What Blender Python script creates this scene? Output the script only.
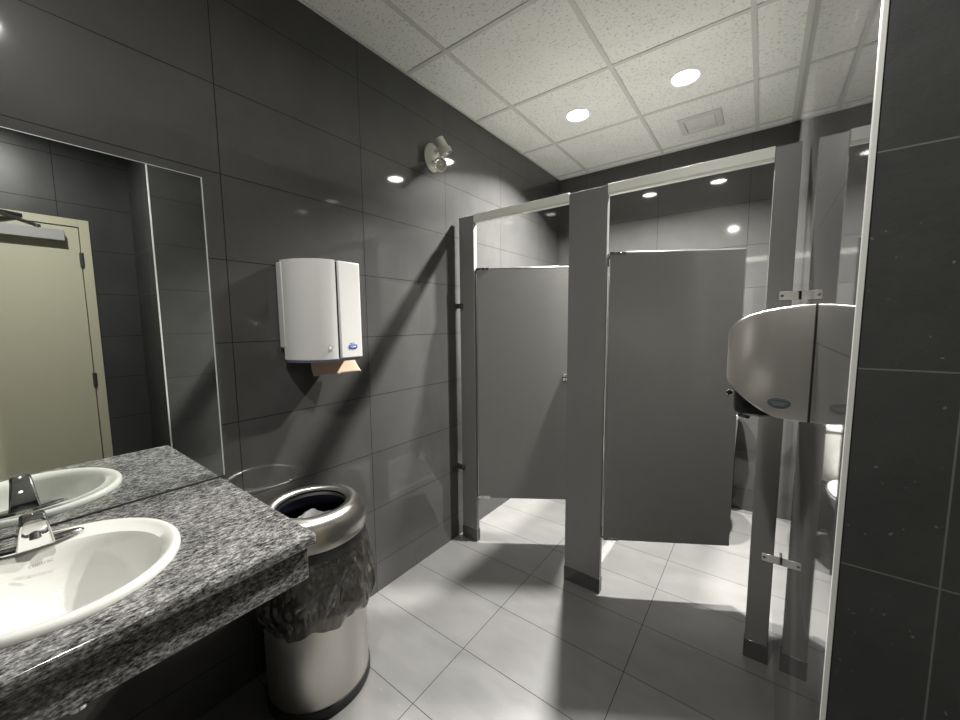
import bpy, bmesh, math, random
from mathutils import Vector, Matrix
random.seed(7)
R = math.radians
SC = bpy.context.scene
COL = SC.collection
for o in list(bpy.data.objects):
    bpy.data.objects.remove(o)

# ------------------------------------------------------------------ camera
F_PX = 377.18
cam_d = bpy.data.cameras.new('camera')
cam_d.sensor_width = 36.0
cam_d.lens = F_PX / 960 * 36.0
cam_d.clip_start = 0.01
cam = bpy.data.objects.new('camera', cam_d)
COL.objects.link(cam)
yaw, pit, rol = R(36.7842), R(-5.6118), R(-0.5361)
fw = Vector((-math.sin(yaw) * math.cos(pit), math.cos(yaw) * math.cos(pit), math.sin(pit)))
r0 = Vector((math.cos(yaw), math.sin(yaw), 0))
u0 = r0.cross(fw)
r1 = r0 * math.cos(rol) + u0 * math.sin(rol)
u1 = -r0 * math.sin(rol) + u0 * math.cos(rol)
M = Matrix((r1, u1, -fw)).transposed().to_4x4()
M.translation = Vector((1.6014, 0.0, 1.4496))
cam.matrix_world = M
SC.camera = cam

# ------------------------------------------------------------------ world, exposure
wd = bpy.data.worlds.new('world')
SC.world = wd
wd.use_nodes = True
wd.node_tree.nodes['Background'].inputs[0].default_value = (0, 0, 0, 1)
wd.node_tree.nodes['Background'].inputs[1].default_value = 0
SC.view_settings.view_transform = 'Standard'
SC.view_settings.look = 'None'
SC.view_settings.gamma = 1.0
SC.view_settings.exposure = 0.0
SC.view_settings.use_curve_mapping = False
SC.cycles.max_bounces = 14
SC.cycles.diffuse_bounces = 8
SC.cycles.glossy_bounces = 8
SC.cycles.transparent_max_bounces = 16

# lamps: position and power of each ceiling downlight
LAMPS = [
    ((0.574, 2.455), 150, 130, 'white recessed ceiling downlight above the left toilet cubicle'),
    ((1.191, 2.455), 150, 130, 'white recessed ceiling downlight above the right toilet cubicle'),
    ((1.190, 0.12), 34, 170, 'white recessed ceiling downlight above the washbasin area'),
]

# ------------------------------------------------------------------ room numbers
W = 1.7099      # right wall
YB = 3.4279     # back wall
YS = 1.8874     # front of the toilet partition
YT = 0.7683     # corner of the right wall
ZC = 2.7826     # ceiling
XD = 2.20       # entrance door wall
YF = -1.5       # wall behind

# ------------------------------------------------------------------ node helpers
def new_mat(name):
    m = bpy.data.materials.new(name)
    m.use_nodes = True
    nt = m.node_tree
    return m, nt, nt.nodes['Principled BSDF']

def N(nt, typ, **kw):
    n = nt.nodes.new(typ)
    for k, v in kw.items():
        setattr(n, k, v)
    return n

def math_n(nt, op, a, b=None, clamp=False):
    n = N(nt, 'ShaderNodeMath', operation=op)
    n.use_clamp = clamp
    for i, v in ((0, a), (1, b)):
        if v is None:
            continue
        if isinstance(v, (int, float)):
            n.inputs[i].default_value = v
        else:
            nt.links.new(v, n.inputs[i])
    return n.outputs[0]

def mix_c(nt, fac, a, b):
    n = N(nt, 'ShaderNodeMix', data_type='RGBA')
    for i, v in ((0, fac), (6, a), (7, b)):
        if isinstance(v, (int, float)):
            n.inputs[i].default_value = v
        elif isinstance(v, tuple):
            n.inputs[i].default_value = (*v, 1)
        else:
            nt.links.new(v, n.inputs[i])
    return n.outputs[2]

def noise(nt, vec, scale, detail=3, rough=.5, stretch=None):
    if stretch:
        mp = N(nt, 'ShaderNodeMapping')
        mp.inputs['Scale'].default_value = stretch
        nt.links.new(vec, mp.inputs[0])
        vec = mp.outputs[0]
    n = N(nt, 'ShaderNodeTexNoise')
    n.inputs['Scale'].default_value = scale
    n.inputs['Detail'].default_value = detail
    n.inputs['Roughness'].default_value = rough
    nt.links.new(vec, n.inputs['Vector'])
    return n.outputs[0]

def ramp(nt, fac, stops):
    n = N(nt, 'ShaderNodeValToRGB')
    el = n.color_ramp.elements
    while len(el) < len(stops):
        el.new(.5)
    for e, (p, c) in zip(el, stops):
        e.position = p
        e.color = (c, c, c, 1) if isinstance(c, (int, float)) else (*c, 1)
    nt.links.new(fac, n.inputs[0])
    return n.outputs[0]

def bump(nt, p, h, strength, dist=.002):
    b = N(nt, 'ShaderNodeBump')
    b.inputs['Strength'].default_value = strength
    b.inputs['Distance'].default_value = dist
    nt.links.new(h, b.inputs['Height'])
    nt.links.new(b.outputs[0], p.inputs['Normal'])

def plain(name, col, rough=.4, metal=0.0, spec=.5, vary=0.0, coat=0.0):
    m, nt, p = new_mat(name)
    p.inputs['Base Color'].default_value = (*col, 1)
    p.inputs['Roughness'].default_value = rough
    p.inputs['Metallic'].default_value = metal
    p.inputs['Specular IOR Level'].default_value = spec
    if coat:
        p.inputs['Coat Weight'].default_value = coat
    if vary:
        tc = N(nt, 'ShaderNodeTexCoord')
        f = noise(nt, tc.outputs['Object'], 14, 4)
        c = mix_c(nt, f, tuple(v * (1 - vary) for v in col), tuple(min(1, v * (1 + vary)) for v in col))
        nt.links.new(c, p.inputs['Base Color'])
    return m

def tiles(name, base, grout, axes, origin, pitch, gw=.003, rough=.07, mottled=.18, specks=.0, grout_rough=.6,
          spec=.5, speck_col=(.45, .45, .43), speck_scale=55, streak=None, relief=.0, coat=.0):
    """Tiled surface: joints run on two world axes, with small colour clouding and specks."""
    m, nt, p = new_mat(name)
    g = N(nt, 'ShaderNodeNewGeometry')
    s = N(nt, 'ShaderNodeSeparateXYZ')
    nt.links.new(g.outputs['Position'], s.inputs[0])
    lines = None
    cells = []
    for ax, o, pt in zip(axes, origin, pitch):
        q = math_n(nt, 'DIVIDE', math_n(nt, 'SUBTRACT', s.outputs[ax], o), pt)
        cells.append(math_n(nt, 'FLOOR', q))
        f = math_n(nt, 'FRACT', q)
        d = math_n(nt, 'ABSOLUTE', math_n(nt, 'SUBTRACT', f, .5))
        l = math_n(nt, 'GREATER_THAN', d, .5 - gw / pt / 2)
        lines = l if lines is None else math_n(nt, 'MAXIMUM', lines, l)
    cv = N(nt, 'ShaderNodeCombineXYZ')
    nt.links.new(cells[0], cv.inputs[0])
    nt.links.new(cells[1], cv.inputs[1])
    wn = N(nt, 'ShaderNodeTexWhiteNoise')
    nt.links.new(cv.outputs[0], wn.inputs['Vector'])
    cl = noise(nt, g.outputs['Position'], 4.5, 6, .62, streak)
    k = math_n(nt, 'ADD', math_n(nt, 'MULTIPLY', cl, 1.4), math_n(nt, 'MULTIPLY', wn.outputs[0], .25))
    k = math_n(nt, 'SUBTRACT', k, .32, True)
    c = mix_c(nt, k, tuple(v * (1 - mottled) for v in base), tuple(v * (1 + mottled) for v in base))
    if specks:
        sn = noise(nt, g.outputs['Position'], speck_scale, 2, .5)
        big = noise(nt, g.outputs['Position'], 6, 2, .5)
        sm = math_n(nt, 'GREATER_THAN', math_n(nt, 'ADD', sn, math_n(nt, 'MULTIPLY', big, .18)), .86 - specks)
        c = mix_c(nt, math_n(nt, 'MULTIPLY', sm, .55), c, speck_col)
    c = mix_c(nt, lines, c, grout)
    nt.links.new(c, p.inputs['Base Color'])
    rr = math_n(nt, 'ADD', math_n(nt, 'MULTIPLY', cl, rough * .6), rough * .7)
    mr = N(nt, 'ShaderNodeMix', data_type='FLOAT')
    nt.links.new(lines, mr.inputs[0])
    nt.links.new(rr, mr.inputs[2])
    mr.inputs[3].default_value = grout_rough
    nt.links.new(mr.outputs[0], p.inputs['Roughness'])
    ms = N(nt, 'ShaderNodeMix', data_type='FLOAT')
    nt.links.new(lines, ms.inputs[0])
    ms.inputs[2].default_value = spec
    ms.inputs[3].default_value = .05
    nt.links.new(ms.outputs[0], p.inputs['Specular IOR Level'])
    if coat:
        # polished stone: a sharp clear reflection over a faint wide haze; the joints are not polished
        nt.links.new(math_n(nt, 'MULTIPLY', math_n(nt, 'SUBTRACT', 1.0, lines), coat), p.inputs['Coat Weight'])
        nt.links.new(rr, p.inputs['Coat Roughness'])
        for l_ in list(p.inputs['Roughness'].links):
            nt.links.remove(l_)
        p.inputs['Roughness'].default_value = .36
        p.inputs['Coat IOR'].default_value = 1.5
    if relief:
        h = noise(nt, g.outputs['Position'], 40, 6, .6)
        h = math_n(nt, 'SUBTRACT', math_n(nt, 'MULTIPLY', h, relief), lines)
        bump(nt, p, h, .5, .0015)
    return m

# ------------------------------------------------------------------ materials
Z0, DZ = 2.6065, .3055
DARK = (.049, .049, .0475)
GROUT = (.010, .010, .010)
M_LEFT = tiles('dark polished wall tile', DARK, GROUT, (1, 2), (.5825, Z0), (.61, DZ), rough=.05, specks=.0, spec=.05, coat=1.0)
M_BACK = tiles('dark polished back tile', DARK, GROUT, (0, 2), (.26, Z0), (.61, DZ), rough=.05, spec=.04, coat=1.0)
M_RIGHT = tiles('dark polished side tile', DARK, GROUT, (1, 2), (1.2, Z0 + .008), (.61, DZ), rough=.03, gw=.002, grout_rough=.15)
M_FACE = tiles('dark matt slate tile', (.034, .035, .0345), (.11, .11, .106), (0, 2), (1.816, 1.6790), (.61, .3005), gw=.0022, rough=.5,
               mottled=.3, specks=.055, speck_scale=95, relief=1.0, spec=.35, speck_col=(.16,.16,.155))
M_DOORWALL = tiles('dark matt entrance tile', (.036, .037, .036), GROUT, (1, 2), (.4, 1.679), (.61, .3005), rough=.35)
M_FLOOR = tiles('grey stone floor tile', (.122, .121, .117), (.03, .03, .029), (0, 1), (.601, 1.8034), (.6104, .3052), rough=.36,
                mottled=.16, specks=.03, speck_col=(.19, .187, .18), speck_scale=45, streak=(1, 2.5, 1))

def ceiling_mat():
    m, nt, p = new_mat('fissured ceiling tile')
    g = N(nt, 'ShaderNodeNewGeometry')
    a = noise(nt, g.outputs['Position'], 70, 2, .6, (1.0, 1.6, 1))
    b = noise(nt, g.outputs['Position'], 5, 2)
    k = math_n(nt, 'LESS_THAN', math_n(nt, 'ADD', a, math_n(nt, 'MULTIPLY', b, .06)), .415)
    c = mix_c(nt, b, (.74, .74, .70), (.82, .82, .78))
    c = mix_c(nt, math_n(nt, 'MULTIPLY', k, .6), c, (.36, .36, .33))
    nt.links.new(c, p.inputs['Base Color'])
    p.inputs['Roughness'].default_value = .9
    p.inputs['Specular IOR Level'].default_value = .1
    bump(nt, p, math_n(nt, 'SUBTRACT', 1.0, k), .3, .002)
    return m
M_CEIL = ceiling_mat()
M_TBAR = plain('white painted ceiling bar', (.56, .56, .53), .5)

def granite():
    m, nt, p = new_mat('speckled grey granite')
    tc = N(nt, 'ShaderNodeTexCoord')
    o = tc.outputs['Object']
    a = noise(nt, o, 95, 5, .65, (1.6, .7, 1.6))
    b = noise(nt, o, 230, 3, .6, (1.4, .8, 1.4))
    d = noise(nt, o, 16, 3, .5)
    k = math_n(nt, 'ADD', math_n(nt, 'MULTIPLY', a, .65), math_n(nt, 'ADD', math_n(nt, 'MULTIPLY', b, .3), math_n(nt, 'MULTIPLY', d, .12)))
    c = ramp(nt, k, [(.43, (.012, .012, .012)), (.50, (.07, .069, .067)), (.57, (.155, .153, .15)), (.66, (.34, .335, .325))])
    nt.links.new(c, p.inputs['Base Color'])
    p.inputs['Roughness'].default_value = .12
    return m
M_GRANITE = granite()

def brushed(name, col, rough, axis_stretch, amount=.04):
    m, nt, p = new_mat(name)
    tc = N(nt, 'ShaderNodeTexCoord')
    f = noise(nt, tc.outputs['Object'], 30, 3, .6, axis_stretch)
    p.inputs['Metallic'].default_value = 1
    c = mix_c(nt, f, tuple(v * (1 - amount) for v in col), tuple(v * (1 + amount) for v in col))
    nt.links.new(c, p.inputs['Base Color'])
    r = math_n(nt, 'ADD', math_n(nt, 'MULTIPLY', f, .05), rough - .025)
    nt.links.new(r, p.inputs['Roughness'])
    return m
M_STEEL = brushed('brushed stainless steel', (.78, .75, .69), .31, (1, 1, 25))
M_BINSTEEL = plain('brushed bin steel', (.66, .64, .60), .30, 1)
def aniso(m, amount):
    nt = m.node_tree
    p = nt.nodes['Principled BSDF']
    p.inputs['Anisotropic'].default_value = amount
    t = N(nt, 'ShaderNodeTangent', direction_type='RADIAL', axis='Z')
    nt.links.new(t.outputs[0], p.inputs['Tangent'])
aniso(M_BINSTEEL, .75)
aniso(M_STEEL, .5)
M_STEEL.node_tree.nodes['Principled BSDF'].inputs['Metallic'].default_value = .88
M_SHOE = plain('dark grey shoe', (.085, .085, .083), .18, .3)
M_CHROME = plain('polished chrome', (.78, .78, .79), .06, 1)
M_BRIGHT = plain('bright aluminium and lit edge', (.82, .81, .77), .28, 1)  # bright fittings, also the light painted onto the cubicle door edges
M_ALU = plain('pale satin aluminium', (.66, .67, .60), .42, 0.0, .5)
M_TRIM = plain('pale metal edge strip', (.72, .73, .70), .3, .35)
M_PARTN = plain('grey powder coat', (.16, .16, .153), .27, 0, .5, .04)
M_WHITE = plain('white glossy plastic', (.51, .507, .493), .30)
M_PORC = plain('white porcelain', (.52, .52, .487), .07, 0, .5, 0, .4)
M_CREAM = plain('cream painted metal', (.55, .55, .48), .4)
M_BEIGE = plain('beige door paint', (.40, .385, .285), .45)
M_GREYMET = plain('grey painted metal', (.28, .28, .27), .4)
M_BLACK = plain('black plastic', (.012, .012, .013), .3)
M_RUBBER = plain('black rubber', (.015, .015, .015), .6)
M_DKSTEEL = plain('dark steel', (.12, .115, .11), .35, .8)
M_NAVY = plain('dark blue liner film', (.005, .006, .013), .25)
M_BADGE = plain('grey oval badge', (.055, .063, .067), .4)
M_BADGETXT = plain('badge lettering grey', (.16, .17, .175), .4)
M_BLUE = plain('blue label', (.012, .06, .34), .35)
M_LOGO = plain('grey print', (.22, .22, .215), .5)
M_PRINTW = plain('white print', (.85, .85, .85), .5)
M_PAPER = plain('brown paper towel', (.46, .34, .25), .85, 0, .1, .08)
M_PAPERG = plain('grey crumpled paper', (.30, .30, .30), .8, 0, .1, .3)
M_MIRROR = plain('silvered mirror glass', (.86, .89, .87), .005, 1)
M_GLASSEDGE = plain('ground mirror edge', (.36, .385, .375), .3, .2)
M_SILICONE = plain('dark joint', (.02, .02, .02), .6)

def bag_mat():
    m, nt, p = new_mat('thin smoky plastic film')
    tc = N(nt, 'ShaderNodeTexCoord')
    f = noise(nt, tc.outputs['Object'], 9, 4, .6, (1, 1, .6))
    p.inputs['Base Color'].default_value = (.045, .042, .038, 1)
    p.inputs['Roughness'].default_value = .1
    p.inputs['Specular IOR Level'].default_value = .8
    r1_ = math_n(nt, 'ABSOLUTE', math_n(nt, 'SUBTRACT', noise(nt, tc.outputs['Object'], 11, 2, .5, (1, 1, .45)), .5))
    r2_ = math_n(nt, 'ABSOLUTE', math_n(nt, 'SUBTRACT', noise(nt, tc.outputs['Object'], 22, 1, .5, (1, 1, .6)), .5))
    h = math_n(nt, 'ADD', r1_, math_n(nt, 'MULTIPLY', r2_, .5))
    bump(nt, p, h, 1.0, .06)
    t = N(nt, 'ShaderNodeBsdfTransparent')
    t.inputs[0].default_value = (.75, .72, .68, 1)
    mx = N(nt, 'ShaderNodeMixShader')
    mx.inputs[0].default_value = .78
    nt.links.new(t.outputs[0], mx.inputs[1])
    nt.links.new(p.outputs[0], mx.inputs[2])
    nt.links.new(mx.outputs[0], nt.nodes['Material Output'].inputs[0])
    return m
M_BAG = bag_mat()

def lens_mat():
    m, nt, p = new_mat('lit lamp lens')
    p.inputs['Base Color'].default_value = (.9, .9, .88, 1)
    p.inputs['Emission Color'].default_value = (1, .97, .92, 1)
    p.inputs['Emission Strength'].default_value = 60
    return m
M_LENS = lens_mat()

# ------------------------------------------------------------------ mesh helpers
def bm_new():
    return bmesh.new()

def box(bm, x0, x1, y0, y1, z0, z1, mi=0):
    vs = [bm.verts.new((x, y, z)) for x in (x0, x1) for y in (y0, y1) for z in (z0, z1)]
    quads = [(0, 1, 3, 2), (4, 6, 7, 5), (0, 4, 5, 1), (2, 3, 7, 6), (0, 2, 6, 4), (1, 5, 7, 3)]
    fs = [bm.faces.new([vs[i] for i in q]) for q in quads]
    for f in fs:
        f.material_index = mi
    return fs

def loft(bm, rings, cap0=True, cap1=True, closed=True, mi=0):
    vv = [[bm.verts.new(p) for p in r] for r in rings]
    n = len(rings[0])
    for a, b in zip(vv, vv[1:]):
        for i in range(n if closed else n - 1):
            j = (i + 1) % n
            f = bm.faces.new((a[i], a[j], b[j], b[i]))
            f.material_index = mi
    if cap0:
        bm.faces.new(list(reversed(vv[0]))).material_index = mi
    if cap1:
        bm.faces.new(vv[-1]).material_index = mi
    return vv

def ring(cx, cy, z, rx, ry, n=48, p=2.0, a0=0.0):
    out = []
    for i in range(n):
        t = 2 * math.pi * i / n + a0
        c, s = math.cos(t), math.sin(t)
        k = (abs(c) ** p + abs(s) ** p) ** (-1 / p)
        out.append((cx + rx * k * c, cy + ry * k * s, z))
    return out

def lathe(bm, cx, cy, prof, n=48, cap0=False, cap1=False, mi=0):
    return loft(bm, [ring(cx, cy, z, r, r, n) for r, z in prof], cap0, cap1, True, mi)

def frame_of(d):
    d = Vector(d).normalized()
    a = Vector((0, 0, 1)) if abs(d.z) < .9 else Vector((1, 0, 0))
    u = d.cross(a).normalized()
    return d, u, d.cross(u).normalized()

def spin(bm, origin, axis, prof, n=24, cap0=True, cap1=True, mi=0):
    """Solid of revolution: prof = [(radius, distance along axis)]."""
    d, u, v = frame_of(axis)
    o = Vector(origin)
    rings = [[tuple(o + d * h + u * r * math.cos(2 * math.pi * i / n) + v * r * math.sin(2 * math.pi * i / n)) for i in range(n)] for r, h in prof]
    loft(bm, rings, cap0, cap1, True, mi)

def prism(bm, pts, axis, a, b, mi=0):
    """Polygon pts in the two other axes, extruded along axis from a to b."""
    def P(p, t):
        if axis == 0: return (t, p[0], p[1])
        if axis == 1: return (p[0], t, p[1])
        return (p[0], p[1], t)
    loft(bm, [[P(p, a) for p in pts], [P(p, b) for p in pts]], mi=mi)

def obj(name, bm, mats, parent=None, bevel=0.0, seg=2, smooth=False, sub=0, angle=35):
    bmesh.ops.recalc_face_normals(bm, faces=bm.faces[:])
    me = bpy.data.meshes.new(name)
    bm.to_mesh(me)
    bm.free()
    for m in (mats if isinstance(mats, (list, tuple)) else [mats]):
        me.materials.append(m)
    o = bpy.data.objects.new(name, me)
    COL.objects.link(o)
    if parent is not None:
        o.parent = parent
        o.matrix_parent_inverse = parent.matrix_basis.inverted()
    if bevel:
        b = o.modifiers.new('bevel', 'BEVEL')
        b.width = bevel
        b.segments = seg
        b.limit_method = 'ANGLE'
        b.angle_limit = R(angle)
    if sub:
        s = o.modifiers.new('sub', 'SUBSURF')
        s.levels = s.render_levels = sub
    if smooth or bevel or sub:
        for p in me.polygons:
            p.use_smooth = True
        if not sub:
            me.set_sharp_from_angle(angle=R(42))
    return o

def bx(name, b, mat, parent=None, bevel=.001):
    bm = bm_new()
    box(bm, *b)
    return obj(name, bm, mat, parent, bevel)

def tag(o, label, cat, group=None):
    o['label'] = label
    o['category'] = cat
    if group:
        o['group'] = group
    return o

def thing(name, label, cat, loc=(0, 0, 0), group=None):
    o = bpy.data.objects.new(name, None)
    o.empty_display_size = .05
    o.location = loc
    COL.objects.link(o)
    return tag(o, label, cat, group)

def struct(o, label=None, cat='wall'):
    o['kind'] = 'structure'
    if label:
        o['label'] = label
        o['category'] = cat
    return o

def text_mesh(name, s, size, mat, parent, origin, ux, uy, extrude=.0006):
    """Lettering as a mesh, lying in the plane of ux (reading direction) and uy (up)."""
    cu = bpy.data.curves.new(name, 'FONT')
    cu.body = s
    cu.size = size
    cu.align_x = 'CENTER'
    cu.align_y = 'CENTER'
    cu.extrude = extrude
    tmp = bpy.data.objects.new(name, cu)
    COL.objects.link(tmp)
    dg = bpy.context.evaluated_depsgraph_get()
    dg.update()
    me = bpy.data.meshes.new_from_object(tmp.evaluated_get(dg))
    bpy.data.objects.remove(tmp)
    ux, uy = Vector(ux).normalized(), Vector(uy).normalized()
    mm = Matrix((ux, uy, ux.cross(uy))).transposed().to_4x4()
    mm.translation = Vector(origin)
    me.transform(mm)
    me.materials.clear()
    me.materials.append(mat)
    o = bpy.data.objects.new(name, me)
    COL.objects.link(o)
    if parent is not None:
        o.parent = parent
        o.matrix_parent_inverse = parent.matrix_basis.inverted()
    return o

# ================================================================== ROOM
T = .12
bm = bm_new(); box(bm, -T, XD + T, YF - T, YB + T, -T, 0)
struct(obj('floor', bm, M_FLOOR), 'grey stone tiled floor', 'floor')
bm = bm_new(); box(bm, -T, XD + T, YF - T, YB + T, ZC, ZC + T)
ceil = struct(obj('ceiling', bm, M_CEIL), 'white suspended ceiling of speckled tiles', 'ceiling')
bm = bm_new(); box(bm, -T, 0, YF - T, YB + T, 0, ZC)
struct(obj('wall_left', bm, M_LEFT), 'polished dark tiled wall behind the washbasin', 'wall')
bm = bm_new(); box(bm, 0, W, YB, YB + T, 0, ZC)
struct(obj('wall_back', bm, M_BACK), 'polished dark tiled wall behind the cubicles', 'wall')
bm = bm_new(); box(bm, 0, XD, YF - T, YF, 0, ZC)
struct(obj('wall_front', bm, M_DOORWALL), 'dark tiled wall behind the viewer', 'wall')
bm = bm_new()
fs = box(bm, W, XD + T, YT, YB + T, 0, ZC)
fs[2].material_index = 1
wr = struct(obj('wall_right', bm, [M_RIGHT, M_FACE]), 'dark tiled wall on the right, polished side and matt end', 'wall')
# ceiling grid
bm = bm_new()
gw = .0115
gx = [.283 + .6096 * k for k in range(0, 4)]
gy = [2.725 - .6096 * k for k in range(-1, 7)]
for x in gx:
    x1 = x
    y_end = YB if x < W else YT
    box(bm, x - gw, x + gw, YF, y_end, ZC - .004, ZC + .001)
for y in gy:
    x_end = W if y > YT else XD
    box(bm, 0, x_end, y - gw, y + gw, ZC - .0042, ZC + .001)
e = .022
box(bm, 0, e * .6, YF, YB, ZC - .005, ZC + .001)
box(bm, W - e, W, YT, YB, ZC - .005, ZC + .001)
box(bm, 0, W, YB - e, YB, ZC - .005, ZC + .001)
obj('ceiling_grid', bm, M_TBAR, ceil)
# metal corner strip
bm = bm_new()
prism(bm, [(W - .0015, YT - .0025), (W + .005, YT - .0025), (W + .005, YT + .001), (W + .001, YT + .001), (W + .001, YT + .006), (W - .0015, YT + .006)], 2, 0, ZC)
struct(obj('trim_1', bm, M_TRIM, None, .0008), 'pale metal strip along the corner of the dark wall', 'trim')

# entrance wall with its door (seen in the mirror)
DY0, DY1, DZ1 = -.425, .49, 2.125
bm = bm_new()
box(bm, XD, XD + T, YF, DY0 - .05, 0, ZC)
box(bm, XD, XD + T, DY1 + .05, YT, 0, ZC)
box(bm, XD, XD + T, DY0 - .05, DY1 + .05, DZ1 + .05, ZC)
struct(obj('wall_entrance', bm, M_DOORWALL), 'dark tiled wall around the entrance door', 'wall')
door = bpy.data.objects.new('door_1', None)
door.location = (XD, .03, 0)
COL.objects.link(door)
struct(door, 'beige entrance door seen in the mirror', 'door')
bm = bm_new()
box(bm, XD - .015, XD + .10, DY0 - .05, DY0, 0, DZ1 + .05)
box(bm, XD - .015, XD + .10, DY1, DY1 + .05, 0, DZ1 + .05)
box(bm, XD - .015, XD + .10, DY0, DY1, DZ1, DZ1 + .05)
obj('door_frame', bm, M_BEIGE, door, .002)
bx('door_panel', (XD - .005, XD + .04, DY0 + .004, DY1 - .004, .008, DZ1 - .004), M_BEIGE, door, .002)
for z in (1.905, 1.075, .25):
    bm = bm_new()
    spin(bm, (XD - .02, DY1 - .001, z - .05), (0, 0, 1), [(.007, 0), (.0075, .003), (.0075, .097), (.007, .1)], 12)
    box(bm, XD - .0165, XD - .005, DY1 - .012, DY1 + .010, z - .048, z + .048)
    obj('hinge', bm, M_DKSTEEL, door)
cl = bx('door_closer', (XD - .065, XD - .004, .125, .415, 2.015, 2.085), M_GREYMET, door, .004)
bm = bm_new()
a = Vector((XD - .05, .30, 2.095)); b = Vector((XD - .10, .10, 2.15)); c = Vector((XD - .02, .24, 2.152))
for p, q in ((a, b), (b, c)):
    d = q - p
    spin(bm, p, d, [(.011, 0), (.011, d.length)], 8)
spin(bm, (XD - .05, .30, 2.08), (0, 0, 1), [(.016, 0), (.016, .022)], 12)
obj('closer_arm', bm, M_DKSTEEL, cl)

# ================================================================== MIRROR
MY1, MZ0, MZ1 = .522, .8905, 1.962
mir = thing('wall_mirror', 'large frameless wall mirror above the granite counter', 'mirror', (0, -.3, MZ0))
bx('mirror_glass', (.0005, .006, -1.15, MY1 - .004, MZ0, MZ1), M_MIRROR, mir, 0)
bm = bm_new()
box(bm, .0003, .0066, MY1 - .004, MY1, MZ0, MZ1)
box(bm, .0003, .0064, -1.15, MY1, MZ1, MZ1 + .002)
obj('glass_edge', bm, M_GLASSEDGE, mir)
bx('bottom_channel', (.0004, .007, -1.15, MY1 - .002, MZ0 - .0035, MZ0), M_SILICONE, mir, 0)

# ================================================================== COUNTER
CX, CY, CZ = .657, .513, .885
cnt = thing('vanity_counter', 'speckled grey granite washbasin counter along the left wall', 'counter', (.3, -.3, CZ - .13))
SX, SY, SRX, SRY = .333, .072, .242, .218
bm = bm_new()
# slab with an oval cut-out for the basin
outer = []
n = 64
def rect_pt(t):
    c, s = math.cos(t), math.sin(t)
    x0, x1, y0, y1 = .0008, CX, -1.2, CY
    k = 1e9
    if c > 1e-9: k = min(k, (x1 - SX) / c)
    if c < -1e-9: k = min(k, (x0 - SX) / c)
    if s > 1e-9: k = min(k, (y1 - SY) / s)
    if s < -1e-9: k = min(k, (y0 - SY) / s)
    return (SX + k * c, SY + k * s)
ang = sorted([2 * math.pi * i / n for i in range(n)] + [math.atan2(y - SY, x - SX) % (2 * math.pi) for x in (.0008, CX) for y in (-1.2, CY)])
inn = [(SX + (SRX - .02) * math.cos(t), SY + (SRY - .02) * math.sin(t)) for t in ang]
out = [rect_pt(t) for t in ang]
zt, zb = CZ, CZ - .033
loft(bm, [[(*p, zt) for p in inn], [(*p, zt) for p in out], [(*p, zb) for p in out], [(*p, zb) for p in inn], [(*p, zt) for p in inn]], False, False)
bmesh.ops.remove_doubles(bm, verts=bm.verts[:], dist=1e-5)
obj('counter_top', bm, M_GRANITE, cnt, .007, 3)
bm = bm_new(); box(bm, CX - .04, CX - .018, -1.2, CY - .018, CZ - .127, CZ - .0325)
obj('apron', bm, M_GRANITE, cnt, .0015)
# basin
snk = thing('washbasin', 'oval white drop-in washbasin set in the granite counter', 'sink', (SX, SY, CZ))
bm = bm_new()
bz = CZ
prof = [(1.0, .0005), (1.003, .007), (.99, .014), (.965, .017), (.93, .0165), (.90, .012)]
rings = [ring(SX, SY, bz + h, SRX * k, SRY * k, 72) for k, h in prof]
# bowl sits toward the front, leaving a ledge for the tap
bcx, bcy = SX + .022, SY
for k, h in ((.80, .006), (.775, -.004), (.75, -.03), (.70, -.065), (.60, -.10), (.45, -.125), (.25, -.138), (.10, -.142)):
    rings.append(ring(bcx, bcy, bz + h, (SRX - .005) * k * .985, SRY * k * 1.02, 72))
loft(bm, rings, False, True)
rings2 = [ring(SX, SY, bz + .0005, SRX, SRY, 72), ring(SX, SY, bz - .001, SRX - .022, SRY - .022, 72)]
for k, h in ((.82, -.035), (.76, -.08), (.62, -.125), (.45, -.15), (.22, -.165)):
    rings2.append(ring(bcx, bcy, bz + h, SRX * k, SRY * k, 72))
loft(bm, rings2, False, True)
bmesh.ops.remove_doubles(bm, verts=bm.verts[:], dist=1e-5)
obj('bowl', bm, M_PORC, snk, smooth=True)
bm = bm_new(); spin(bm, (bcx, bcy, bz - .143), (0, 0, 1), [(.03, 0), (.031, .003), (.024, .0045), (.018, .002), (.004, .002)], 32)
obj('drain', bm, M_CHROME, snk, smooth=True)
bm = bm_new()
spin(bm, (bcx, bcy, bz - .165), (0, 0, -1), [(.028, -.01), (.028, .03), (.02, .035), (.02, .16)], 20)
obj('tailpiece', bm, M_CHROME, snk, smooth=True)
# faint maker's lettering on the rear slope of the bowl
text_mesh('maker_lettering', 'contrac', .0135, M_LOGO, snk, (.2055, .052, bz - .028 + .0135), (0, 1, 0), (-.35, 0, 1), .0004)
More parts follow.
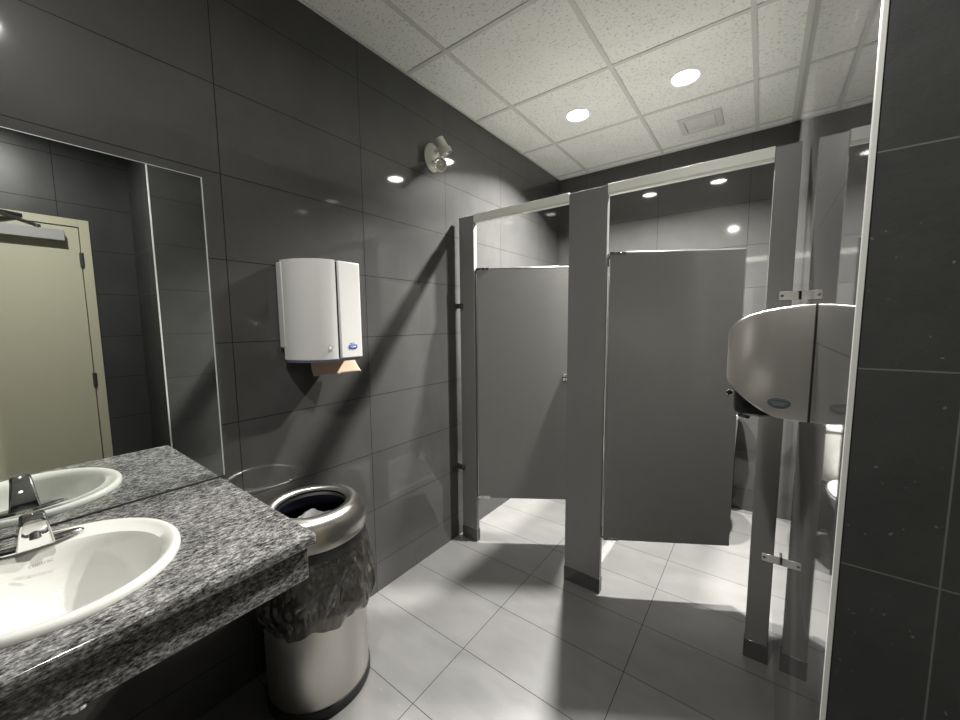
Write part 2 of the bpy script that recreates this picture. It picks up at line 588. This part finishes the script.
# tap
FY = .048
fz = CZ + .0165
fau = thing('tap', 'short chrome tap with wing base plate on the washbasin', 'tap', (.15, FY, fz))
bm = bm_new()
rg = []
for k, h in ((1, 0), (1.0, .004), (.93, .009), (.7, .012)):
    rr = []
    for i in range(40):
        t = 2 * math.pi * i / 40
        c, s = math.cos(t), math.sin(t)
        w = .028 * (1 - .45 * abs(s) ** 2.2)
        rr.append((.152 + w * k * c, FY + .088 * s * (k if h else 1), fz + h))
    rg.append(rr)
loft(bm, rg)
obj('base_plate', bm, M_CHROME, fau, smooth=True)
bm = bm_new()
side = [(.128, .006), (.148, .045), (.174, .084), (.192, .096), (.212, .095), (.225, .082), (.222, .058), (.208, .030), (.198, .006)]
def tap_w(x, z):
    return .034 - .013 * min(1, max(0, z / .095)) ** .9
left = [(x, FY - tap_w(x, z), fz + z) for x, z in side]
mid1 = [(x, FY - tap_w(x, z) * .55, fz + z + .004 * (1 if z > .04 else 0)) for x, z in side]
mid2 = [(x, FY + tap_w(x, z) * .55, fz + z + .004 * (1 if z > .04 else 0)) for x, z in side]
right = [(x, FY + tap_w(x, z), fz + z) for x, z in side]
loft(bm, [left, mid1, mid2, right])
obj('spout', bm, M_CHROME, fau, .005, 3, angle=50)
bm = bm_new(); spin(bm, (.214, FY, fz + .052), (.5, 0, -1), [(.010, 0), (.010, .014), (.007, .015)], 20)
obj('aerator', bm, M_DKSTEEL, fau, smooth=True)

# ================================================================== PAPER TOWEL DISPENSER
dz0, dz1 = 1.307, 1.708
dsp = thing('paper_towel_dispenser', 'white paper towel dispenser on the dark tiled wall', 'dispenser', (0, .87, dz0))
bx('back_plate', (.0005, .050, .755, 1.008, dz0 + .045, dz1 - .005), M_WHITE, dsp, .008)
def cover_outline(y0, y1, d=.205):
    pts = []
    if y0 < .8:
        c = .895
        for i in range(15):
            t = R(90) * (i / 14) ** .9
            pts.append((.035 + (d - .035) * math.sin(t), c - (c - .757) * math.cos(t)))
    else:
        pts.append((d - .02, y0)); pts.append((d, y0))
    pts.append((d - .002, y1 - .004)); pts.append((d - .012, y1))
    pts.append((.035, y1 if y0 > .8 else y1))
    if y0 > .8:
        pts = [(.035, y0)] + pts[1:]
    return pts
def cover(name, y0, y1):
    bm = bm_new()
    o = cover_outline(y0, y1)
    loft(bm, [[(x, y, dz0) for x, y in o], [(x, y, dz1) for x, y in o]])
    return obj(name, bm, M_WHITE, dsp, .005, 3)
cv1 = cover('front_cover', .722, .893)
cv2 = cover('side_panel', .9075, 1.016)
bx('dark_slot', (.04, .196, .892, .9085, dz0 + .006, dz1 - .004), M_BLACK, dsp, 0)
bm = bm_new()
o = [(x * .97 + .001, y) for x, y in cover_outline(.722, 1.014)]
loft(bm, [[(x * .96, .875 + (y - .875) * .95, dz0 - .012) for x, y in o], [(x, y, dz0 + .001) for x, y in o]])
obj('bottom_tray', bm, plain('translucent blue grey plastic', (.20, .23, .36), .25), dsp, .003)
# blue label with white lettering, and a small star mark
bm = bm_new()
prism(bm, [(y - .012, z) for y, z in ((.960, 1.345), (.992, 1.345), (.998, 1.350), (.996, 1.360), (.992, 1.363), (.961, 1.363), (.955, 1.358), (.957, 1.349))], 0, .2045, .2060)
lb = obj('blue_label', bm, M_BLUE, cv2)
text_mesh('label_lettering', 'TORK', .0115, M_PRINTW, lb, (.2064, .9645, 1.3540), (0, 1, 0), (0, 0, 1), .0003)
text_mesh('grey_lettering', 'MATIC', .0075, M_LOGO, cv2, (.2052, .962, 1.3685), (0, 1, 0), (0, 0, 1), .0003)
bm = bm_new()
st = []
for i in range(10):
    rr = .0150 if i % 2 == 0 else .0080
    t = R(90) + i * R(36)
    st.append((.858 + rr * math.cos(t), 1.355 + rr * math.sin(t)))
prism(bm, st, 0, .2045, .2056)
obj('star_mark', bm, M_LOGO, cv1)
bm = bm_new()
st = [(.858 + (a - .858) * .55, 1.355 + (b - 1.355) * .55) for a, b in st]
prism(bm, st, 0, .2050, .2060)
obj('star_centre', bm, M_WHITE, cv1)
# towel hanging out
bm = bm_new()
cols = 40
grid = []
for r_ in range(9):
    v = r_ / 8
    row = []
    for i in range(cols + 1):
        u = i / cols
        y = .838 + .205 * u + .012 * v * (1 if u > .5 else -.3) * abs(u - .5) * 2
        z = dz0 - .002 - .072 * v
        x = .085 + .018 * v ** 2 + .020 * v * (u - .35) ** 2 * 3
        if r_ == 8:
            z += .0022 * (i % 2) + .004 * (u - .3) ** 2 - (.006 if i in (22, 23) else 0)
        row.append(bm.verts.new((x, y, z)))
    grid.append(row)
for a, b in zip(grid, grid[1:]):
    for i in range(cols):
        bm.faces.new((a[i], a[i + 1], b[i + 1], b[i]))
tw = obj('paper_towel', bm, M_PAPER, None, smooth=True)
sm = tw.modifiers.new('thick', 'SOLIDIFY'); sm.thickness = .0008
tag(tw, 'brown paper towel hanging out of the white dispenser', 'paper towel')

# ================================================================== EMERGENCY LIGHT HEADS
EY, EZ = 1.690, 2.412
em = thing('emergency_light', 'cream twin-head emergency light high on the left wall', 'emergency light', (0, EY, EZ))
bm = bm_new()
rg = []
for k, x in ((1, .0005), (1, .007), (.94, .012), (.6, .016)):
    rg.append([(x, EY + .062 * k * math.cos(2 * math.pi * i / 40), EZ + .080 * k * math.sin(2 * math.pi * i / 40)) for i in range(40)])
loft(bm, rg)
pl = obj('wall_plate', bm, M_CREAM, em, smooth=True)
bm = bm_new(); spin(bm, (.02, EY - .012, EZ - .028), (1, 0, 0), [(.006, 0), (.006, .003), (.003, .004)], 12)
obj('screw', bm, M_DKSTEEL, pl, smooth=True)
for base, tip, dirn in (((.02, EY + .012, EZ + .035), (.080, EY + .006, EZ + .050), (.22, .40, -.86)), ((.02, EY - .005, EZ - .03), (.085, EY - .030, EZ - .062), (.66, -.58, -.46))):
    bm = bm_new()
    d = Vector(tip) - Vector(base)
    spin(bm, base, d, [(.012, 0), (.010, d.length * .7), (.013, d.length), (.010, d.length + .006)], 14)
    arm = obj('swivel_arm', bm, M_CREAM, em, smooth=True)
    dd = Vector(dirn).normalized()
    o_ = Vector(tip) - dd * .045
    bm = bm_new()
    spin(bm, o_, dd, [(.019, 0), (.024, .005), (.025, .032), (.030, .060), (.037, .066), (.038, .092), (.035, .093), (.032, .086)], 28)
    hd = obj('lamp_head', bm, M_CREAM, em, smooth=True)
    bm = bm_new()
    spin(bm, o_ + dd * .087, dd, [(.032, 0), (.027, .002), (.010, -.010), (.007, .0), (.004, .003)], 28, cap0=True)
    obj('reflector', bm, M_CHROME, hd, smooth=True)

# ================================================================== TRASH CAN
TX, TY = .210, .742
can = thing('trash_can', 'round stainless steel trash can with open dome lid beside the counter', 'trash can', (TX, TY, 0))
bm = bm_new(); lathe(bm, TX, TY, [(.19, .035), (.19, .60), (.186, .60), (.186, .05)], 72)
obj('can_body', bm, M_BINSTEEL, can, smooth=True)
bm = bm_new(); lathe(bm, TX, TY, [(.15, .0), (.194, .0), (.196, .006), (.196, .034), (.193, .040), (.15, .040)], 72)
obj('base_ring', bm, M_RUBBER, can, smooth=True)
bm = bm_new(); lathe(bm, TX, TY, [(.186, .588), (.197, .590), (.199, .594), (.199, .648), (.195, .652), (.18, .652)], 72)
obj('lid_band', bm, M_BLACK, can, smooth=True)
bm = bm_new()
lathe(bm, TX, TY, [(.194, .648), (.2015, .650), (.2025, .660), (.2005, .688), (.194, .716), (.182, .740), (.168, .755), (.153, .762), (.139, .760), (.131, .754), (.127, .744), (.126, .725)], 96)
obj('dome_lid', bm, M_BINSTEEL, can, smooth=True)
bm = bm_new(); lathe(bm, TX, TY, [(.1262, .745), (.129, .690), (.150, .655), (.178, .64), (.178, .30), (.17, .28)], 72, False, True)
obj('inner_liner', bm, M_NAVY, can, smooth=True)
# crumpled towel inside
bm = bm_new()
bmesh.ops.create_icosphere(bm, subdivisions=4, radius=.12)
for v in bm.verts:
    k = 1 + .22 * math.sin(9 * v.co.x / .12 + 3 * v.co.y / .12) * math.cos(7 * v.co.z / .12 + 2) + random.uniform(-.05, .05)
    v.co = Vector((TX + v.co.x * k * .8, TY + v.co.y * k * .8, .615 + v.co.z * k * .7))
cp = obj('crumpled_paper', bm, M_PAPERG, None, smooth=True)
tag(cp, 'crumpled grey paper inside the opening of the steel trash can', 'paper')
# bag hanging over the rim
bm = bm_new()
n = 120
rg = []
ph = [random.uniform(0, 6.28) for _ in range(8)]
rows = 15
for j in range(rows):
    v = j / (rows - 1)
    rr = []
    for i in range(n):
        t = 2 * math.pi * i / n
        # camera lies toward t = -28 degrees
        dp = .245 + .015 * math.cos(t + .4) + .016 * math.sin(3 * t + ph[0]) + .010 * math.sin(7 * t + ph[1])
        z = .612 - dp * v
        fl = .198 + .062 * (v ** .8) * (1 - .75 * v)
        fl += v * (.010 * math.sin(5 * t + ph[2] + 1.5 * v) + .007 * math.sin(11 * t + ph[3] - 2 * v) + .004 * math.sin(23 * t + ph[4] + 3 * v))
        fl += .012 * v * math.sin(9 * v + 3 * t + ph[5])
        fl = max(fl, .1925)
        x = TX + fl * math.cos(t)
        if x < .002: x = .002
        rr.append((x, TY + fl * math.sin(t), z))
    rg.append(rr)
loft(bm, rg, False, False)
bg = obj('trash_bag', bm, M_BAG, None, smooth=True)
tag(bg, 'smoky plastic bin bag hanging over the steel trash can', 'bin bag')

# ================================================================== TOILET PARTITION
PT = .032          # pilaster thickness
ZP = 2.1054
def pilaster(label, x0, x1, brackets=None):
    t = thing('pilaster', label, 'partition post', ((x0 + x1) / 2, YS + PT / 2, 0), 'posts of the toilet partition front')
    bx('panel', (x0, x1, YS, YS + PT, .06, ZP), M_PARTN, t, .002)
    sh = bx('floor_shoe', (x0 - .0025, x1 + .0025, YS - .003, YS + PT + .003, 0, .082), M_SHOE, t, .002)
    return t
p1 = pilaster('narrow grey partition post beside the left wall', .034, .1503)
p2 = pilaster('wide grey partition post between the two cubicle doors', .7725, .9707)
p3 = pilaster('narrow grey partition post beside the right wall', 1.607, 1.6865)
for z in (1.558, .492):
    bm = bm_new()
    box(bm, .0005, .060, YS - .012, YS - .0005, z - .016, z + .016)
    box(bm, .0005, .010, YS - .055, YS + .01, z - .016, z + .016)
    b_ = obj('wall_bracket', bm, M_DKSTEEL, p1, .001)
    bm = bm_new(); spin(bm, (.048, YS - .012, z), (0, -1, 0), [(.006, 0), (.005, .003)], 12)
    obj('screw', bm, M_CHROME, b_, smooth=True)
for z in (1.543, .472):
    bm = bm_new()
    box(bm, 1.647, W - .0005, YS - .004, YS - .0003, z - .0165, z + .0165)
    box(bm, W - .005, W - .0005, YS - .004, YS + .045, z - .0165, z + .0165)
    b_ = obj('wall_bracket', bm, M_BRIGHT, p3, .0008)
    bm = bm_new(); spin(bm, (1.656, YS - .004, z), (0, -1, 0), [(.0055, 0), (.0045, .0025)], 12)
    obj('screw', bm, M_DKSTEEL, b_, smooth=True)
def head_rail(label, x0, x1):
    bm = bm_new()
    box(bm, x0, x1, YS + .001, YS + PT - .001, 2.060, 2.110)
    box(bm, x0, x1, YS - .003, YS + .003, 2.066, 2.1095)
    r_ = obj('head_rail', bm, M_ALU, None, .0015)
    return tag(r_, label, 'rail', 'head rails of the toilet partition')
head_rail('pale metal head rail over the left cubicle door', .151, .772)
head_rail('pale metal head rail over the right cubicle door', .9712, 1.6065)

def cubicle_door(label, hx, w, ang, latch):
    """Door built closed along +x from its hinge edge, then swung inward."""
    t = thing('cubicle_door', label, 'door', (0, 0, 0), 'doors of the toilet cubicles')
    z0, z1 = .308, 1.785
    bx('door_panel', (.004, w, 0, .025, z0, z1), M_PARTN, t, .0018)
    bm = bm_new()
    box(bm, .002, w + .0008, -.0008, .0258, z1 - .0005, z1 + .003)
    obj('lit_top_edge', bm, M_BRIGHT, t, .0008)  # downlight falling on the top edge, put in as a bright strip
    bx('hinge_light_strip', (.000, .0035, .001, .024, z0 + .02, z1 - .03), M_BRIGHT, t, .0005)  # light leaking through the hinge gap, painted as a bright strip
    for z, s in ((z1 - .004, 1), (z0 + .006, -1)):
        bm = bm_new()
        box(bm, .000, .078, -.004, .029, z - .007, z + .007)
        spin(bm, (.002, .012, z - .035 * s), (0, 0, 1), [(.007, -.026), (.007, .026)], 14)
        for x in (.030, .055):
            spin(bm, (x, -.004, z), (0, -1, 0), [(.006, 0), (.004, .004)], 12)
        obj('hinge', bm, M_CHROME, t, .0008)
    lx = w - .037 if latch == 'indicator' else w - .022
    if latch == 'indicator':
        bm = bm_new(); spin(bm, (w - .040, 0, 1.10), (0, -1, 0), [(.016, 0), (.016, .003), (.013, .005), (.011, .003)], 28)
        k = obj('lock_indicator', bm, M_CHROME, t, smooth=True)
        bm = bm_new(); spin(bm, (w - .040, -.0035, 1.10), (0, -1, 0), [(.0115, 0), (.0115, .0012)], 24)
        box(bm, w - .050, w - .030, -.007, -.0045, 1.098, 1.102)
        obj('indicator_slot', bm, M_BLACK, k)
    else:
        bm = bm_new(); spin(bm, (w - .040, 0, 1.118), (0, -1, 0), [(.010, 0), (.0135, .006), (.0135, .012), (.009, .018)], 24)
        k = obj('lock_knob', bm, M_CHROME, t, smooth=True)
        bm = bm_new()
        box(bm, w - .052, w - .012, -.016, 0, 1.086, 1.102)
        spin(bm, (w - .026, -.014, 1.094), (0, -1, 0), [(.012, 0), (.012, .008), (.009, .012)], 20)
        obj('latch_pull', bm, M_CHROME, t, .002)
    t.location = (hx, YS + .004, 0)
    t.rotation_euler = (0, 0, R(ang))
    return t
cubicle_door('left grey cubicle door with chrome latch pull, ajar inward', .1635, .588, 33, 'pull')
cubicle_door('right grey cubicle door with round lock indicator, ajar inward', .984, .624, 30.5, 'indicator')
bm = bm_new(); box(bm, .8590, .8845, YS + PT + .012, YB - .012, .305, 1.785)
dv = obj('divider_panel', bm, M_PARTN, None, .0018)
tag(dv, 'grey divider panel between the two toilet cubicles', 'partition')
for y in (YS + PT + .004, YB - .0135):
    bx('channel', (.852, .892, y, y + .013, .5, .56), M_BRIGHT, dv, .0005)

# ================================================================== TOILETS
def toilet(label, cx):
    t = thing('toilet', label, 'toilet', (cx, YB - .35, 0), 'toilets in the cubicles')
    yb = YB - .012
    bm = bm_new()
    loft(bm, [ring(cx, yb - .10, .40, .19, .085, 40, 5), ring(cx, yb - .105, .44, .215, .095, 40, 5), ring(cx, yb - .105, .745, .228, .102, 40, 5)])
    obj('tank', bm, M_PORC, t, smooth=True)
    bm = bm_new()
    loft(bm, [ring(cx, yb - .107, .745, .238, .106, 40, 5), ring(cx, yb - .107, .770, .240, .107, 40, 5), ring(cx, yb - .107, .782, .230, .098, 40, 5)])
    obj('tank_lid', bm, M_PORC, t, smooth=True)
    bm = bm_new()
    spin(bm, (cx - .16, yb - .205, .69), (0, -1, 0), [(.012, 0), (.012, .014)], 14)
    box(bm, cx - .165, cx - .085, yb - .222, yb - .215, .683, .697)
    obj('flush_lever', bm, M_CHROME, t, .002)
    bm = bm_new()
    yc = yb - .42
    rg = [(.115, .25, .0, .02), (.110, .24, .05, .02), (.100, .21, .16, .03), (.125, .215, .26, .02), (.165, .23, .34, .0), (.183, .245, .395, -.005), (.185, .248, .408, -.005)]
    loft(bm, [ring(cx, yc + dy, z, rx, ry, 48, 2.3) for rx, ry, z, dy in rg])
    obj('bowl', bm, M_PORC, t, smooth=True)
    bm = bm_new()
    loft(bm, [ring(cx, yc - .005, .409, .186, .246, 48, 2.3), ring(cx, yc - .005, .424, .188, .248, 48, 2.3), ring(cx, yc - .005, .428, .182, .242, 48, 2.3)])
    obj('seat', bm, M_WHITE, t, smooth=True)
    bm = bm_new()
    loft(bm, [ring(cx, yc - .003, .429, .186, .246, 48, 2.3), ring(cx, yc - .003, .442, .184, .244, 48, 2.3), ring(cx, yc - .003, .450, .150, .205, 48, 2.3)])
    obj('seat_lid', bm, M_WHITE, t, smooth=True)
    return t
toilet('white toilet in the left cubicle behind the ajar door', .43)
toilet('white toilet in the right cubicle, glimpsed past the door edge', 1.268)

# ================================================================== HAND DRYER
HY, HZ0, HZ1, HD = 1.432, 1.182, 1.490, .192
hd = thing('hand_dryer', 'rounded stainless steel hand dryer on the right wall', 'hand dryer', (W, HY, HZ0))
H = HZ1 - HZ0
def interp(tab, v):
    for (a, p), (b, q) in zip(tab, tab[1:]):
        if v <= b:
            return p + (q - p) * (v - a) / (b - a)
    return tab[-1][1]
TOPZ = [(0, 1.4895), (.15, 1.4885), (.36, 1.4835), (.55, 1.476), (.70, 1.467), (.83, 1.454), (.92, 1.440), (.97, 1.429), (1, 1.422)]
BOTZ = [(0, 1.182), (.20, 1.182), (.38, 1.186), (.55, 1.200), (.70, 1.219), (.85, 1.241), (.95, 1.257), (1, 1.266)]
def dryer_xy(t, k=1.0, off=0.0):
    c, q = max(0, math.cos(t)), math.sin(t)
    r = (abs(c) ** 2.3 + abs(q) ** 2.3) ** (-1 / 2.3)
    return (W - .0006 - (HD * k + off) * c * r, HY + (.150 * k + off) * q * r)
bm = bm_new()
ts = [-math.pi / 2 + math.pi * i / 60 for i in range(61)]
rg = []
def dr(k, tab, lift=0.0):
    out = []
    for t in ts:
        x, y = dryer_xy(t, k)
        out.append((x, y, interp(tab, (W - .0006 - x) / HD) + lift))
    return out
for k in (.04, .3, .6, .85, .965):
    rg.append(dr(k, BOTZ))
rg.append(dr(.99, BOTZ, .002)); rg.append(dr(1, BOTZ, .008))
rg.append([(a, b, (c + d) / 2) for (a, b, c), (_, _, d) in zip(dr(1, BOTZ), dr(1, TOPZ))])
rg.append(dr(1, TOPZ, -.008)); rg.append(dr(.99, TOPZ, -.002))
for k in (.965, .85, .6, .3, .04):
    rg.append(dr(k, TOPZ))
loft(bm, rg)
obj('cover', bm, M_STEEL, hd, smooth=True)
bm = bm_new()
box(bm, W - .003, W - .0004, HY - .151, HY + .151, HZ0 - .001, HZ1 + .001)
obj('mounting_plate', bm, M_DKSTEEL, hd, .001)
# nozzle below
bm = bm_new()
rg = []
for z, k in ((HZ0 + .05, 1.0), (HZ0 + .005, 1.0), (HZ0 - .010, .95), (HZ0 - .018, .75)):
    rg.append(ring(W - .118, HY - .01, z, .052 * k, .058 * k, 32, 3))
loft(bm, rg)
nz = obj('nozzle_housing', bm, M_BLACK, hd, smooth=True)
bm = bm_new()
spin(bm, (W - .132, HY - .02, HZ0 + .02), (-.25, 0, -1), [(.019, 0), (.019, .050), (.015, .052), (.015, .02)], 24)
obj('nozzle', bm, M_CHROME, nz, smooth=True)
# oval badge on the near shoulder of the cover, following its curve
def dryer_pt(t, z, off=0.0):
    x, y = dryer_xy(t, 1.0, off)
    return (x, y, z)
def badge(t0, z0, dt, dz):
    bm = bm_new()
    rings = []
    for off, k in ((-.001, 1.0), (.0012, 1.0), (.0016, .93), (.0016, .5), (.0016, .05)):
        rings.append([dryer_pt(t0 + dt * k * math.cos(2 * math.pi * i / 32), z0 + dz * k * math.sin(2 * math.pi * i / 32), off) for i in range(32)])
    loft(bm, rings)
    b_ = obj('oval_badge', bm, M_BADGE, hd, smooth=True)
    bm = bm_new()
    for zz, ww in ((z0 + .001, .7), (z0 - .004, .5)):
        pts = [dryer_pt(t0 + dt * ww * (i / 8 - .5) * 2, zz + e_, .0019) for e_ in (-.0009, .0009) for i in range(9)]
        vs = [bm.verts.new(p) for p in pts]
        for i in range(8):
            bm.faces.new((vs[i], vs[i + 1], vs[10 + i], vs[9 + i]))
    obj('badge_print', bm, M_BADGETXT, b_)
badge(R(-71.5), HZ0 + .044, R(7.5), .0145)

# ================================================================== DOWNLIGHTS AND VENT
for (x, y), pw, spread, lab in LAMPS:
    t = thing('ceiling_downlight', lab, 'ceiling light', (x, y, ZC), 'recessed ceiling downlights')
    bm = bm_new()
    lathe(bm, x, y, [(.090, ZC + .001), (.089, ZC - .003), (.080, ZC - .006), (.068, ZC - .0055), (.064, ZC + .001)], 48)
    obj('trim_ring', bm, M_PRINTW, t, smooth=True)
    bm = bm_new()
    lathe(bm, x, y, [(.064, ZC - .0005), (.050, ZC - .002), (.02, ZC - .003), (.004, ZC - .0032)], 40, False, True)
    obj('lens', bm, M_LENS, t, smooth=True)
    ld = bpy.data.lights.new('downlight_lamp', 'AREA')
    ld.shape = 'DISK'
    ld.size = .085
    ld.spread = R(spread)
    ld.energy = pw
    ld.color = (1, .975, .935)
    lo = bpy.data.objects.new('downlight_lamp', ld)
    COL.objects.link(lo)
    lo.location = (x, y, ZC - .008)
    lo.parent = t
    lo.matrix_parent_inverse = t.matrix_basis.inverted()
vx0, vx1, vy0, vy1 = 1.074, 1.324, 2.926, 3.170
vt = thing('ceiling_vent', 'square white exhaust vent in the ceiling near the back wall', 'vent', ((vx0 + vx1) / 2, (vy0 + vy1) / 2, ZC))
bm = bm_new()
b = .035
for q in ((vx0, vx1, vy0, vy0 + b), (vx0, vx1, vy1 - b, vy1), (vx0, vx0 + b, vy0 + b, vy1 - b), (vx1 - b, vx1, vy0 + b, vy1 - b)):
    box(bm, *q, ZC - .012, ZC + .001)
obj('vent_frame', bm, M_TBAR, vt, .003)
bx('vent_panel', (vx0 + b + .006, vx1 - b - .006, vy0 + b + .006, vy1 - b - .006, ZC - .010, ZC + .001), plain('off white vent', (.66, .66, .63), .5), vt, .002)
